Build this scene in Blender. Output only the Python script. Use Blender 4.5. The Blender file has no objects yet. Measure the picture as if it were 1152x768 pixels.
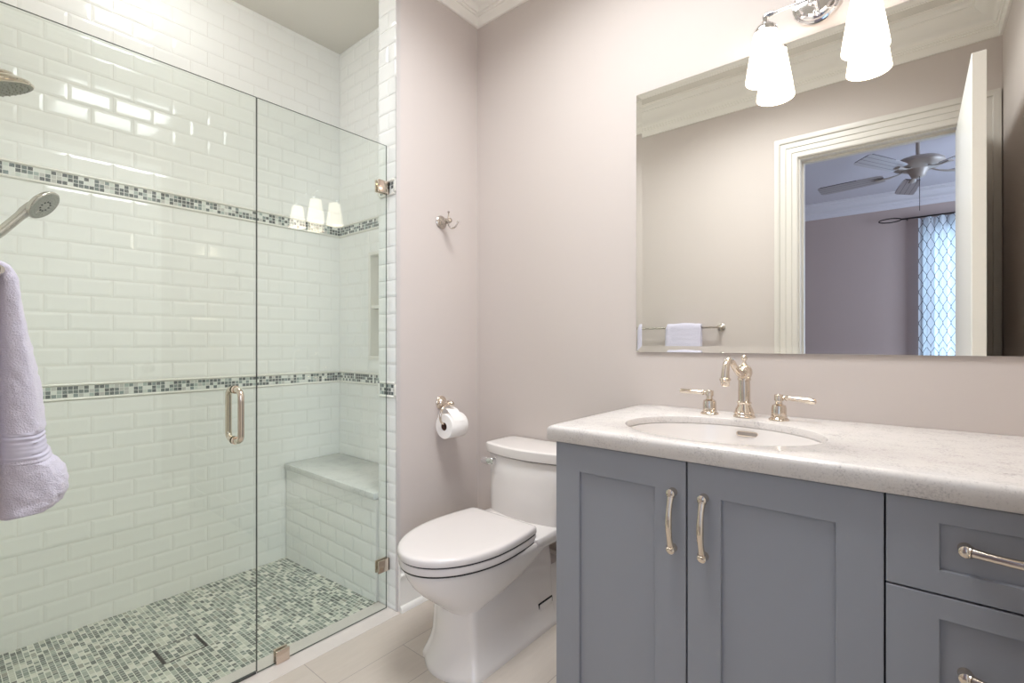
import bpy, bmesh, math, random
from mathutils import Vector, Matrix, noise
random.seed(7)
PI = math.pi
S = bpy.context.scene
C = S.collection

# ------------------------------------------------------------------ camera, world, lights, exposure
cam_data = bpy.data.cameras.new('camera')
cam = bpy.data.objects.new('camera', cam_data); C.objects.link(cam)
cam.location = (0, 0, 1.1)
cam.rotation_euler = (PI/2, 0, math.radians(39.645))
cam_data.sensor_width = 36; cam_data.lens = 544.5/1152*36
cam_data.shift_y = 1.6/1152
cam_data.clip_start = 0.02
S.camera = cam

S.view_settings.view_transform = 'Standard'
S.view_settings.look = 'None'
S.view_settings.exposure = 0.81
S.view_settings.gamma = 1
S.view_settings.use_curve_mapping = False
try:
    S.cycles.use_denoising = True
    S.cycles.max_bounces = 14; S.cycles.diffuse_bounces = 10; S.cycles.glossy_bounces = 8
    S.cycles.transparent_max_bounces = 16
    S.cycles.caustics_reflective = True; S.cycles.caustics_refractive = False
    S.cycles.sample_clamp_indirect = 8
except Exception:
    pass
world = bpy.data.worlds.new('world'); S.world = world; world.use_nodes = True
world.node_tree.nodes['Background'].inputs[0].default_value = (0.55, 0.7, 1, 1)
world.node_tree.nodes['Background'].inputs[1].default_value = 0.6

SHADE_EMIT = 2.8          # the two vanity shades
FILL_PANEL_W = 14.0            # lamp of the added ceiling fill panel, watts
FILL_PANEL_EMIT = 1.6          # glow of the added ceiling fill panel
FILL_DRUM_EMIT = 6.8           # added fill drum over the shower, out of view
FILL_COL = (0.96, 0.985, 1.0, 1)
WINDOW_W = 16.0
BEDROOM_FILL_W = 56.0          # added fill light for the bedroom, out of view

# ------------------------------------------------------------------ layout constants (metres)
XH = -1.624      # painted partition face
XS = -1.76       # partition face inside shower
YS = 1.221       # partition end cap
YV = 1.6985      # vanity wall
YO = 0.0         # wall behind the camera
XR = 0.34        # right wall
XB = -2.58       # long tiled wall
YE = 1.536       # tiled end wall
ZC = 2.785       # ceiling
XG = -1.682      # glass
YB = 1.212       # bench front

# ------------------------------------------------------------------ mesh helpers
def sharp(me, ang=35):
    for p in me.polygons: p.use_smooth = True
    try: me.set_sharp_from_angle(angle=math.radians(ang))
    except Exception: pass

def wloc(o):
    v = Vector((0, 0, 0))
    while o: v += o.location; o = o.parent
    return v

def obj(name, bm, mat, parent=None, smooth=35, loc=None):
    """bm is in world coordinates; one mesh object (mat: a material or a list)"""
    me = bpy.data.meshes.new(name)
    bmesh.ops.remove_doubles(bm, verts=bm.verts, dist=1e-6)
    bmesh.ops.recalc_face_normals(bm, faces=bm.faces)
    off = wloc(parent) if parent else Vector((0, 0, 0))
    o = bpy.data.objects.new(name, me)
    if loc is not None:
        o.location = Vector(loc) - off; off = Vector(loc)
    bmesh.ops.translate(bm, verts=bm.verts, vec=-off)
    bm.to_mesh(me); bm.free()
    for m in (mat if isinstance(mat, (list, tuple)) else [mat]): me.materials.append(m)
    if smooth: sharp(me, smooth)
    C.objects.link(o)
    if parent: o.parent = parent
    return o

def thing(name, label, cat, loc=(0, 0, 0), group=None):
    o = bpy.data.objects.new(name, None); C.objects.link(o)
    o.location = loc; o.empty_display_size = 0.05
    o['label'] = label; o['category'] = cat
    if group: o['group'] = group
    return o

def tag(o, label, cat, group=None):
    o['label'] = label; o['category'] = cat
    if group: o['group'] = group
    return o

def struct(o, label=None, cat=None):
    o['kind'] = 'structure'
    if label: o['label'] = label
    if cat: o['category'] = cat
    return o

def B(): return bmesh.new()

def box(bm, x0, x1, y0, y1, z0, z1, bev=0, seg=2, mi=0):
    v = [bm.verts.new((x, y, z)) for x in (x0, x1) for y in (y0, y1) for z in (z0, z1)]
    fs = [bm.faces.new([v[i] for i in q]) for q in
          ((0, 1, 3, 2), (4, 6, 7, 5), (0, 4, 5, 1), (2, 3, 7, 6), (0, 2, 6, 4), (1, 5, 7, 3))]
    for f in fs: f.material_index = mi
    if bev:
        es = list({e for f in fs for e in f.edges})
        bmesh.ops.bevel(bm, geom=es, offset=bev, segments=seg, affect='EDGES', profile=0.5)
    return bm

def loft(bm, rings, cap0=True, cap1=True, closed=True, mi=0):
    vr = [[bm.verts.new(p) for p in r] for r in rings]
    n = len(vr[0])
    for a, b in zip(vr, vr[1:]):
        for i in range(n if closed else n-1):
            j = (i+1) % n
            try: bm.faces.new((a[i], a[j], b[j], b[i])).material_index = mi
            except ValueError: pass
    if cap0: bm.faces.new(list(reversed(vr[0]))).material_index = mi
    if cap1: bm.faces.new(vr[-1]).material_index = mi
    return bm

def basis(d):
    d = Vector(d).normalized()
    a = Vector((0, 0, 1)) if abs(d.z) < 0.9 else Vector((1, 0, 0))
    u = d.cross(a).normalized(); w = d.cross(u).normalized()
    return d, u, w

def lathe(bm, base, axis, prof, n=28, mi=0):
    """prof: list of (along, radius)"""
    d, u, w = basis(axis); base = Vector(base); rings = []
    for h, r in prof:
        r = max(r, 1e-4)
        rings.append([base + d*h + (u*math.cos(t)+w*math.sin(t))*r for t in [2*PI*k/n for k in range(n)]])
    return loft(bm, rings, mi=mi)

def catmull(pts, sub=8):
    P = [Vector(p) for p in pts]; P = [P[0]*2-P[1]] + P + [P[-1]*2-P[-2]]; out = []
    for i in range(1, len(P)-2):
        for k in range(sub):
            t = k/sub; a, b, c, d = P[i-1], P[i], P[i+1], P[i+2]
            out.append(0.5*((2*b)+(c-a)*t+(2*a-5*b+4*c-d)*t*t+(3*b-a-3*c+d)*t**3))
    out.append(P[-2]); return out

def tube(bm, pts, rad, n=14, smooth=0, mi=0, flat=1.0, up=None):
    P = catmull(pts, smooth) if smooth else [Vector(p) for p in pts]
    m = len(P)
    def R(i):
        if not isinstance(rad, (list, tuple)): return rad
        t = i/(m-1)*(len(rad)-1); k = min(int(t), len(rad)-2); f = t-k
        return rad[k]*(1-f)+rad[k+1]*f
    T = [(P[min(i+1, m-1)]-P[max(i-1, 0)]).normalized() for i in range(m)]
    if up is None:
        _, u, _ = basis(T[0])
    else:
        u = Vector(up); u = (u - T[0]*u.dot(T[0])).normalized()
    rings = []
    for i in range(m):
        u = (u - T[i]*u.dot(T[i])).normalized(); w = T[i].cross(u)
        rings.append([P[i]+(u*math.cos(a)*flat+w*math.sin(a))*R(i) for a in [2*PI*k/n for k in range(n)]])
    return loft(bm, rings, mi=mi)

def sphere(bm, c, r, n=18, sz=(1, 1, 1)):
    rings = []
    for i in range(1, n//2):
        t = PI*i/(n//2)
        rings.append([Vector(c)+Vector((r*sz[0]*math.sin(t)*math.cos(a), r*sz[1]*math.sin(t)*math.sin(a), r*sz[2]*math.cos(t)))
                      for a in [2*PI*k/n for k in range(n)]])
    return loft(bm, rings)

def molding(bm, path, prof, to3d, closed=False, mi=0):
    """sweep prof [(p,h)] along a 2D polyline with mitred corners; p is offset to the left of the path"""
    n = len(path); P = [Vector(p) for p in path]; rows = []
    for i in range(n):
        a = P[i-1] if (i > 0 or closed) else None
        c = P[(i+1) % n] if (i < n-1 or closed) else None
        ns = []
        if a is not None: d = (P[i]-a).normalized(); ns.append(Vector((-d.y, d.x)))
        if c is not None: d = (c-P[i]).normalized(); ns.append(Vector((-d.y, d.x)))
        if len(ns) == 2:
            m = (ns[0]+ns[1]); m = m/m.length; m = m/max(0.2, m.dot(ns[0]))
        else: m = ns[0]
        rows.append([to3d(P[i]+m*p, h) for p, h in prof])
    if closed: rows.append(rows[0])
    return loft(bm, rows, cap0=not closed, cap1=not closed, mi=mi)

# ------------------------------------------------------------------ materials
def new_mat(name):
    m = bpy.data.materials.new(name); m.use_nodes = True
    nt = m.node_tree
    return m, nt, nt.nodes, nt.links, nt.nodes['Principled BSDF']

def srgb(r, g, b):
    f = lambda c: (c/255/12.92) if c/255 <= 0.04045 else ((c/255+0.055)/1.055)**2.4
    return (f(r), f(g), f(b), 1)

def plain(name, col, rough=0.5, metal=0, spec=0.5, bump=0, bscale=200, coat=0, emit=None, estr=0, vary=0):
    m, nt, N, L, P = new_mat(name)
    P.inputs['Base Color'].default_value = col
    P.inputs['Roughness'].default_value = rough
    P.inputs['Metallic'].default_value = metal
    P.inputs['Specular IOR Level'].default_value = spec
    P.inputs['Coat Weight'].default_value = coat
    if emit:
        P.inputs['Emission Color'].default_value = emit; P.inputs['Emission Strength'].default_value = estr
    if bump or vary:
        tc = N.new('ShaderNodeTexCoord')
        nz = N.new('ShaderNodeTexNoise'); nz.inputs['Scale'].default_value = bscale; nz.inputs['Detail'].default_value = 4
        L.new(tc.outputs['Object'], nz.inputs['Vector'])
        if bump:
            b = N.new('ShaderNodeBump'); b.inputs['Strength'].default_value = bump; b.inputs['Distance'].default_value = 0.002
            L.new(nz.outputs['Fac'], b.inputs['Height']); L.new(b.outputs[0], P.inputs['Normal'])
        if vary:
            mx = N.new('ShaderNodeMix'); mx.data_type = 'RGBA'
            mx.inputs[6].default_value = [c*(1-vary) for c in col[:3]]+[1]
            mx.inputs[7].default_value = [min(1, c*(1+vary)) for c in col[:3]]+[1]
            L.new(nz.outputs['Fac'], mx.inputs[0]); L.new(mx.outputs[2], P.inputs['Base Color'])
    return m

class G:
    """tiny node-graph builder"""
    def __init__(s, nt): s.nt = nt; s.N = nt.nodes; s.L = nt.links
    def put(s, sock, v):
        if hasattr(v, 'is_output'): s.L.new(v, sock)
        else: sock.default_value = v
    def m(s, op, a, b=0.0, c=0.0):
        n = s.N.new('ShaderNodeMath'); n.operation = op
        s.put(n.inputs[0], a); s.put(n.inputs[1], b); s.put(n.inputs[2], c)
        return n.outputs[0]
    def xyz(s):
        t = s.N.new('ShaderNodeTexCoord'); p = s.N.new('ShaderNodeSeparateXYZ')
        s.L.new(t.outputs['Object'], p.inputs[0]); return p.outputs[0], p.outputs[1], p.outputs[2], t.outputs['Object']
    def comb(s, x, y, z=0.0):
        n = s.N.new('ShaderNodeCombineXYZ')
        for i, v in enumerate((x, y, z)): s.put(n.inputs[i], v)
        return n.outputs[0]
    def white(s, vec):
        n = s.N.new('ShaderNodeTexWhiteNoise'); n.noise_dimensions = '3D'; s.L.new(vec, n.inputs['Vector']); return n.outputs['Value']
    def ramp(s, fac, stops, interp='CONSTANT'):
        n = s.N.new('ShaderNodeValToRGB'); n.color_ramp.interpolation = interp
        e = n.color_ramp.elements
        while len(e) < len(stops): e.new(0.5)
        for el, (p, c) in zip(e, stops): el.position = p; el.color = c
        s.L.new(fac, n.inputs[0]); return n.outputs[0]
    def mix(s, f, a, b):
        n = s.N.new('ShaderNodeMix'); n.data_type = 'RGBA'
        s.put(n.inputs[0], f); s.put(n.inputs[6], a); s.put(n.inputs[7], b); return n.outputs[2]
    def noise(s, vec, scale, detail=4, rough=0.5):
        n = s.N.new('ShaderNodeTexNoise'); n.inputs['Scale'].default_value = scale
        n.inputs['Detail'].default_value = detail; n.inputs['Roughness'].default_value = rough
        s.L.new(vec, n.inputs['Vector']); return n.outputs['Fac']
    def bump(s, h, strength, dist=0.001):
        n = s.N.new('ShaderNodeBump'); n.inputs['Strength'].default_value = strength; n.inputs['Distance'].default_value = dist
        s.L.new(h, n.inputs['Height']); return n.outputs[0]

def cell(g, coord, size):
    """-> (cell index, fraction)"""
    q = g.m('DIVIDE', coord, size); i = g.m('FLOOR', q); return i, g.m('SUBTRACT', q, i)

def grout_mask(g, f, w):
    """1 near the border of the unit interval"""
    a = g.m('LESS_THAN', f, w); b = g.m('GREATER_THAN', f, 1-w); return g.m('MAXIMUM', a, b)

def mosaic_band_mat():
    m, nt, N, L, P = new_mat('mosaic_band_glass')
    g = G(nt); x, y, z, v = g.xyz()
    u = g.m('ADD', x, y)
    ci, cf = cell(g, g.m('ADD', u, 10.0), 0.0162)
    ri, rf = cell(g, g.m('SUBTRACT', z, 0.883), 0.015)
    r = g.white(g.comb(ci, ri, 3.0))
    col = g.ramp(r, [(0, srgb(52, 62, 64)), (0.30, srgb(84, 98, 98)), (0.46, srgb(120, 136, 134)), (0.58, srgb(168, 182, 176)),
                     (0.66, srgb(214, 220, 212)), (0.72, srgb(232, 234, 228)), (0.9, srgb(196, 196, 190))])
    st = g.noise(g.comb(g.m('MULTIPLY', u, 60.0), g.m('MULTIPLY', z, 260.0), r), 3.0, 2)
    col = g.mix(g.m('MULTIPLY', st, 0.25), col, srgb(225, 230, 225))
    gm = g.m('MAXIMUM', grout_mask(g, cf, 0.06), grout_mask(g, rf, 0.06))
    col = g.mix(gm, col, srgb(232, 232, 226))
    L.new(col, P.inputs['Base Color'])
    L.new(g.m('ADD', g.m('MULTIPLY', gm, 0.5), 0.08), P.inputs['Roughness'])
    L.new(g.bump(g.m('SUBTRACT', 1.0, gm), 0.6, 0.001), P.inputs['Normal'])
    return m

def mosaic_floor_mat():
    m, nt, N, L, P = new_mat('mosaic_floor_stone')
    g = G(nt); x, y, z, v = g.xyz()
    ri, rf = cell(g, g.m('ADD', y, 10.0), 0.0158)
    sh = g.white(g.comb(ri, 5.0, 1.0))
    q = g.m('ADD', g.m('DIVIDE', g.m('ADD', x, 10.0), 0.0168), sh)
    ci = g.m('FLOOR', q); cf = g.m('SUBTRACT', q, ci)
    pi_, pf = cell(g, q, 2.0)
    merge = g.m('GREATER_THAN', g.white(g.comb(pi_, ri, 9.0)), 0.62)
    inv = g.m('SUBTRACT', 1.0, merge)
    ident = g.m('ADD', g.m('MULTIPLY', merge, g.m('MULTIPLY', pi_, 2.0)), g.m('MULTIPLY', inv, ci))
    r = g.white(g.comb(ident, ri, 3.0))
    col = g.ramp(r, [(0, srgb(70, 80, 76)), (0.18, srgb(96, 108, 102)), (0.38, srgb(124, 136, 127)), (0.52, srgb(158, 166, 154)),
                     (0.66, srgb(200, 202, 188)), (0.80, srgb(226, 224, 212)), (0.93, srgb(142, 142, 130))])
    st = g.noise(v, 180.0, 3)
    col = g.mix(g.m('MULTIPLY', st, 0.22), col, srgb(222, 222, 210))
    gx = g.m('ADD', g.m('MULTIPLY', merge, grout_mask(g, pf, 0.035)), g.m('MULTIPLY', inv, grout_mask(g, cf, 0.07)))
    gm = g.m('MINIMUM', g.m('MAXIMUM', gx, grout_mask(g, rf, 0.075)), 1.0)
    col = g.mix(gm, col, srgb(222, 222, 212))
    L.new(col, P.inputs['Base Color'])
    L.new(g.m('ADD', g.m('MULTIPLY', gm, 0.45), 0.22), P.inputs['Roughness'])
    L.new(g.bump(g.m('SUBTRACT', 1.0, gm), 0.5, 0.001), P.inputs['Normal'])
    return m

def floor_mat():
    m, nt, N, L, P = new_mat('floor_plank_tile')
    g = G(nt); x, y, z, v = g.xyz()
    ci, cf = cell(g, g.m('ADD', x, 1.606+1.74), 0.174)
    par = g.m('MODULO', ci, 2.0)
    yy = g.m('ADD', g.m('ADD', y, 5.7-0.822), g.m('MULTIPLY', par, -0.284))
    ri, rf = cell(g, yy, 0.57)
    r = g.white(g.comb(ci, ri, 2.0))
    base = g.mix(r, srgb(200, 189, 178), srgb(208, 199, 189))
    grain = g.noise(g.comb(g.m('MULTIPLY', x, 30.0), g.m('MULTIPLY', y, 4.0), r), 2.0, 5, 0.6)
    base = g.mix(g.m('MULTIPLY', grain, 0.55), base, srgb(176, 165, 154))
    gx = grout_mask(g, cf, 0.007); gy = grout_mask(g, rf, 0.0022)
    gm = g.m('MAXIMUM', gx, gy)
    base = g.mix(gm, base, srgb(158, 148, 142))
    L.new(base, P.inputs['Base Color'])
    P.inputs['Roughness'].default_value = 0.42
    L.new(g.bump(g.m('SUBTRACT', 1.0, gm), 0.35, 0.001), P.inputs['Normal'])
    return m

def stone_mat(name, base, mid, dark, rough=0.15, k=1.0):
    m, nt, N, L, P = new_mat(name)
    g = G(nt); x, y, z, v = g.xyz()
    n1 = g.noise(v, 230*k, 6, 0.7); n2 = g.noise(v, 22*k, 5, 0.65)
    f = g.m('ADD', g.m('MULTIPLY', n1, 0.80), g.m('MULTIPLY', n2, 0.40))
    col = g.ramp(f, [(0.40, dark), (0.50, mid), (0.60, base), (0.8, base)], 'LINEAR')
    L.new(col, P.inputs['Base Color'])
    P.inputs['Roughness'].default_value = rough
    return m

def glass_mat():
    m, nt, N, L, P = new_mat('shower_glass'); N.remove(P)
    g = G(nt); out = N['Material Output']
    geo = N.new('ShaderNodeNewGeometry')
    ior = g.m('ADD', g.m('MULTIPLY', geo.outputs['Backfacing'], 1/1.5-1.5), 1.5)
    fr = N.new('ShaderNodeFresnel'); L.new(ior, fr.inputs['IOR'])
    tr = N.new('ShaderNodeBsdfTransparent'); tr.inputs[0].default_value = (0.965, 0.986, 0.972, 1)
    gl = N.new('ShaderNodeBsdfGlossy'); gl.inputs['Roughness'].default_value = 0.0; gl.inputs[0].default_value = (1, 1, 1, 1)
    mx = N.new('ShaderNodeMixShader')
    L.new(fr.outputs[0], mx.inputs[0]); L.new(tr.outputs[0], mx.inputs[1]); L.new(gl.outputs[0], mx.inputs[2])
    L.new(mx.outputs[0], out.inputs[0])
    return m

def mirror_mat():
    m, nt, N, L, P = new_mat('mirror_silver'); N.remove(P)
    gl = N.new('ShaderNodeBsdfGlossy'); gl.inputs['Roughness'].default_value = 0.0
    gl.inputs[0].default_value = (0.93, 0.94, 0.905, 1)
    L.new(gl.outputs[0], N['Material Output'].inputs[0]); return m

def curtain_mat():
    m, nt, N, L, P = new_mat('curtain_trellis_cloth'); N.remove(P)
    g = G(nt)
    uv = N.new('ShaderNodeUVMap'); sp = N.new('ShaderNodeSeparateXYZ'); L.new(uv.outputs[0], sp.inputs[0])
    u, v = sp.outputs[0], sp.outputs[1]
    # ogee trellis: two mirrored sine families
    s = g.m('MULTIPLY', g.m('SINE', g.m('MULTIPLY', v, 2*PI/0.17)), 0.021)
    def fam(sign):
        q = g.m('ADD', u, g.m('MULTIPLY', s, sign))
        f = g.m('FRACT', g.m('ADD', g.m('DIVIDE', q, 0.085), 0.5 if sign > 0 else 0.0))
        return g.m('LESS_THAN', g.m('ABSOLUTE', g.m('SUBTRACT', f, 0.5)), 0.035)
    k = g.m('MAXIMUM', fam(1.0), fam(-1.0))
    col = g.mix(k, srgb(226, 230, 236), srgb(70, 66, 70))
    d = N.new('ShaderNodeBsdfDiffuse'); t = N.new('ShaderNodeBsdfTranslucent'); mx = N.new('ShaderNodeMixShader')
    L.new(col, d.inputs[0]); L.new(col, t.inputs[0]); mx.inputs[0].default_value = 0.55
    L.new(d.outputs[0], mx.inputs[1]); L.new(t.outputs[0], mx.inputs[2]); L.new(mx.outputs[0], N['Material Output'].inputs[0])
    return m

def blade_mat():
    m, nt, N, L, P = new_mat('fan_blade_wood')
    g = G(nt); x, y, z, v = g.xyz()
    uv = N.new('ShaderNodeUVMap'); sp = N.new('ShaderNodeSeparateXYZ'); L.new(uv.outputs[0], sp.inputs[0])
    f = g.m('FRACT', g.m('MULTIPLY', sp.outputs[1], 4.0))
    k = g.m('LESS_THAN', f, 0.12)
    L.new(g.mix(k, srgb(176, 170, 172), srgb(112, 106, 110)), P.inputs['Base Color'])
    P.inputs['Roughness'].default_value = 0.3
    return m

PAINT = plain('wall_paint', srgb(203, 194, 189), 0.75, spec=0.25, bump=0.03, bscale=300)
PAINT_CEIL = plain('ceiling_paint', srgb(226, 222, 214), 0.85, spec=0.2)
CASING_SHADED = plain('casing_enamel_shaded', srgb(210, 205, 198), 0.3)  # same enamel as the trim, its dimmer light put into the colour
DOOR_LIT = plain('door_enamel_lit', srgb(248, 247, 244), 0.3)  # same enamel again, colour raised for the bright light on the leaf
TRIM = plain('trim_enamel', srgb(240, 237, 231), 0.28)
TILE = plain('white_glazed_tile', srgb(244, 244, 240), 0.07, spec=0.55)
GROUT = plain('tile_grout', srgb(236, 233, 227), 0.8)
PENCIL = plain('pencil_tile', srgb(238, 236, 228), 0.1)
BAND = mosaic_band_mat()
MOSAIC = mosaic_floor_mat()
FLOOR = floor_mat()
COUNTER = stone_mat('counter_quartz', srgb(214, 209, 206), srgb(197, 192, 190), srgb(152, 149, 150), 0.16)
BENCHSTONE = stone_mat('bench_marble', srgb(222, 222, 218), srgb(206, 206, 203), srgb(160, 162, 162), 0.2, 0.7)
THRESH = plain('threshold_stone', srgb(212, 204, 198), 0.3, vary=0.04, bscale=30)
CAB = plain('cabinet_blue_grey_paint', srgb(149, 152, 160), 0.42, spec=0.35)
CABIN = plain('cabinet_inside_shadow_gap', srgb(40, 42, 46), 0.7)
PORC = plain('white_porcelain', srgb(228, 223, 220), 0.06, spec=0.6)
SEATM = plain('toilet_seat_plastic', srgb(222, 216, 214), 0.16)
NICKEL = plain('polished_nickel', (0.74, 0.655, 0.56, 1), 0.08, metal=1)
CHROME = plain('chrome', (0.78, 0.78, 0.79, 1), 0.06, metal=1)
SATIN = plain('satin_nickel', (0.55, 0.51, 0.46, 1), 0.22, metal=1)
CLAMPM = plain('clamp_nickel', (0.70, 0.60, 0.52, 1), 0.2, metal=1)
NOZZLE = plain('nozzle_rubber_grey', srgb(150, 150, 140), 0.45, vary=0.35, bscale=900)
DARK = plain('dark_gap', srgb(28, 26, 26), 0.6)
SHADE = plain('frosted_white_glass', (1, 0.97, 0.93, 1), 0.3, emit=(1, 0.86, 0.70, 1), estr=SHADE_EMIT)
PAPER = plain('toilet_tissue', srgb(246, 243, 240), 0.9, spec=0.1, bump=0.15, bscale=250)
CARD = plain('cardboard_core', srgb(120, 88, 74), 0.9)
TOWELM = plain('lavender_terry', srgb(206, 203, 220), 0.95, spec=0.1, bump=0.9, bscale=420, vary=0.13)
TOWELM.node_tree.nodes['Principled BSDF'].inputs['Sheen Weight'].default_value = 0.4
BANDT = plain('lavender_dobby_band', srgb(204, 202, 220), 0.7, spec=0.2)
GLASS = glass_mat()
GLASSEDGE = plain('glass_edge_green', (0.035, 0.05, 0.043, 1), 0.15)
MIRROR = mirror_mat()
BEDWALL = plain('bedroom_paint', srgb(184, 166, 160), 0.8, spec=0.2)
BEDCEIL = plain('bedroom_ceiling_paint', srgb(205, 200, 206), 0.85, spec=0.2)
BEDTRIM = plain('bedroom_trim', srgb(215, 210, 214), 0.5)
FANM = plain('fan_pewter', srgb(172, 162, 154), 0.4, metal=0.1)
IRON = plain('dark_iron', srgb(52, 46, 44), 0.4, metal=0.6)
CARPET = plain('bedroom_carpet', srgb(150, 140, 130), 0.95, bump=0.4)
BLADE = blade_mat()
CURT = curtain_mat()

# ------------------------------------------------------------------ large structure
struct(obj('floor', box(B(), -1.66, XR+0.1, -0.11, YV+0.1, -0.08, 0.0), FLOOR))
struct(obj('ceiling', box(B(), XB-0.1, XR+0.1, YO-0.12, YV+0.1, ZC, ZC+0.08), PAINT_CEIL))
bm = box(B(), XH, XR+0.1, YV, YV+0.1, -0.08, ZC)
struct(obj('wall_back', bm, PAINT))
struct(obj('wall_right', box(B(), XR, XR+0.1, YO-0.12, YV, -0.08, ZC), PAINT))
# partition between shower and toilet (painted face towards the toilet)
struct(obj('wall_partition', box(B(), XS+0.012, XH, YS+0.012, YV, -0.08, ZC), PAINT))
# wall behind the camera with the doorway
DX0, DX1, DZ = -0.542, 0.212, 2.228
bm = B()
box(bm, XG-0.02, DX0, YO-0.12, YO, -0.08, ZC); box(bm, DX1, XR, YO-0.12, YO, -0.08, ZC); box(bm, DX0, DX1, YO-0.12, YO, DZ, ZC)
struct(obj('wall_front', bm, PAINT))

# bevelled subway tile walls ---------------------------------------------------
RH, TL = 0.0701, 0.1405
Z_LO = (0.883, 0.928); Z_UP = (1.723, 1.768); PT = 0.012
def rows_list():
    out = []; h = (Z_LO[0]-PT+0.05)/13
    for k in range(13): out.append((Z_LO[0]-PT-(k+1)*h, Z_LO[0]-PT-k*h, k))
    h = (Z_UP[0]-PT-Z_LO[1]-PT)/11
    for k in range(11): out.append((Z_LO[1]+PT+k*h, Z_LO[1]+PT+(k+1)*h, k+1))
    z = Z_UP[1]+PT; k = 0
    while z < ZC-0.01:
        out.append((z, min(z+RH, ZC), k)); z += RH; k += 1
    return out
ROWS = rows_list()

def tile(bm, P, a0, a1, z0, z1, hgt=0.0028, bev=0.011):
    gp = 0.0008
    a0 += gp; a1 -= gp; z0 += gp; z1 -= gp
    if a1-a0 < 0.004 or z1-z0 < 0.004: return
    b = min(bev, (a1-a0)*0.4, (z1-z0)*0.4); e = 0.0015
    o = [(a0, z0), (a1, z0), (a1, z1), (a0, z1)]; i = [(a0+b, z0+b), (a1-b, z0+b), (a1-b, z1-b), (a0+b, z1-b)]
    r0 = [bm.verts.new(P(a, z, 0)) for a, z in o]; r1 = [bm.verts.new(P(a, z, e)) for a, z in o]
    r2 = [bm.verts.new(P(a, z, hgt)) for a, z in i]
    for k in range(4):
        j = (k+1) % 4
        bm.faces.new((r0[k], r0[j], r1[j], r1[k])); bm.faces.new((r1[k], r1[j], r2[j], r2[k]))
    bm.faces.new(r2)

def tile_field(bm, P, a0, a1, phase=0.0, hole=None, zmin=-1, zmax=9):
    for z0, z1, k in ROWS:
        z0, z1 = max(z0, zmin), min(z1, zmax)
        if z1-z0 < 0.006: continue
        off = phase + (TL/2 if k % 2 else 0)
        n0 = math.floor((a0-off)/TL)
        a = off+n0*TL
        while a < a1:
            s, e = max(a, a0), min(a+TL, a1)
            a += TL
            if e-s < 0.003: continue
            if hole and s < hole[1] and e > hole[0] and z0 < hole[3] and z1 > hole[2]:
                # trim around the niche
                if s < hole[0]-0.004: tile(bm, P, s, hole[0], z0, z1)
                if e > hole[1]+0.004: tile(bm, P, hole[1], e, z0, z1)
                ss, ee = max(s, hole[0]), min(e, hole[1])
                if z0 < hole[2]-0.004: tile(bm, P, ss, ee, z0, hole[2])
                if z1 > hole[3]+0.004: tile(bm, P, ss, ee, hole[3], z1)
                continue
            tile(bm, P, s, e, z0, z1)

def bands(parent, P, a0, a1, up=True):
    for (z0, z1) in ((Z_LO, Z_UP) if up else (Z_LO,)):
        bm = B(); loft(bm, [[P(a, z0, -0.002), P(a, z0, 0.003), P(a, z1, 0.003), P(a, z1, -0.002)] for a in (a0, a1)])
        obj('mosaic_band', bm, BAND, parent, smooth=0)
        for (q0, q1) in ((z0-PT, z0), (z1, z1+PT)):
            bm = B(); c = (q0+q1)/2; r = PT/2-0.0006
            sec = [(-0.002, -r), (0.004, -r), (0.0075, -r*0.6), (0.009, 0), (0.0075, r*0.6), (0.004, r), (-0.002, r)]
            loft(bm, [[P(a, c+dz, h) for h, dz in sec] for a in (a0, a1)])
            obj('pencil_trim', bm, PENCIL, parent, smooth=50)

def tiled_wall(name, back, P, a0, a1, phase=0.0, hole=None, mats=(TILE, GROUT)):
    bm = B()
    tile_field(bm, P, a0, a1, phase, hole)
    for f in bm.faces: f.material_index = 0
    n = len(bm.faces)
    back(bm)
    bm.faces.ensure_lookup_table()
    o = struct(obj(name, bm, list(mats), smooth=0))
    return o

PL = lambda a, z, h: Vector((XB+h, a, z))
PE = lambda a, z, h: Vector((a, YE-h, z))
PF = lambda a, z, h: Vector((a, YO+h, z))
PC = lambda a, z, h: Vector((a, YS+0.008-h, z))
PI_ = lambda a, z, h: Vector((XS+0.008-h, a, z))
wl = tiled_wall('wall_left', lambda bm: box(bm, XB-0.1, XB, YO-0.12, YE+0.2, -0.12, ZC, mi=1), PL, YO, YE, 0.073)
bands(wl, PL, YO, YE)
NH = (-2.273, -1.93, 1.016, 1.587)
def endback(bm):
    box(bm, XB, NH[0], YE, YE+0.16, -0.12, ZC, mi=1); box(bm, NH[1], XS+0.012, YE, YE+0.16, -0.12, ZC, mi=1)
    box(bm, NH[0], NH[1], YE, YE+0.16, -0.12, NH[2], mi=1); box(bm, NH[0], NH[1], YE, YE+0.16, NH[3], ZC, mi=1)
    box(bm, NH[0], NH[1], YE+0.09, YE+0.16, NH[2], NH[3], mi=1)
we = tiled_wall('wall_shower_end', endback, PE, XB, XS+0.008, 0.03, NH)
bands(we, PE, XB, XS+0.008)
bm = B()
fr = 0.014
molding(bm, [(NH[0], NH[2]), (NH[1], NH[2]), (NH[1], NH[3]), (NH[0], NH[3])], [(-0.004, 0.0), (-0.004, 0.01), (fr*0.5, 0.012), (fr, 0.008), (fr, -0.085), (fr-0.006, -0.085), (fr-0.006, 0.0)],
        lambda p, h: Vector((p.x, YE-h, p.y)), closed=True)
obj('niche_frame', bm, PENCIL, we, smooth=40)
obj('niche_shelf', box(B(), NH[0]+0.01, NH[1]-0.01, YE-0.004, YE+0.088, 1.284, 1.303, 0.003), PENCIL, we)
wf = tiled_wall('wall_shower_front', lambda bm: box(bm, XB, XG-0.02, YO-0.12, YO, -0.12, ZC, mi=1), PF, XB, XG-0.03, 0.02)
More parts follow.
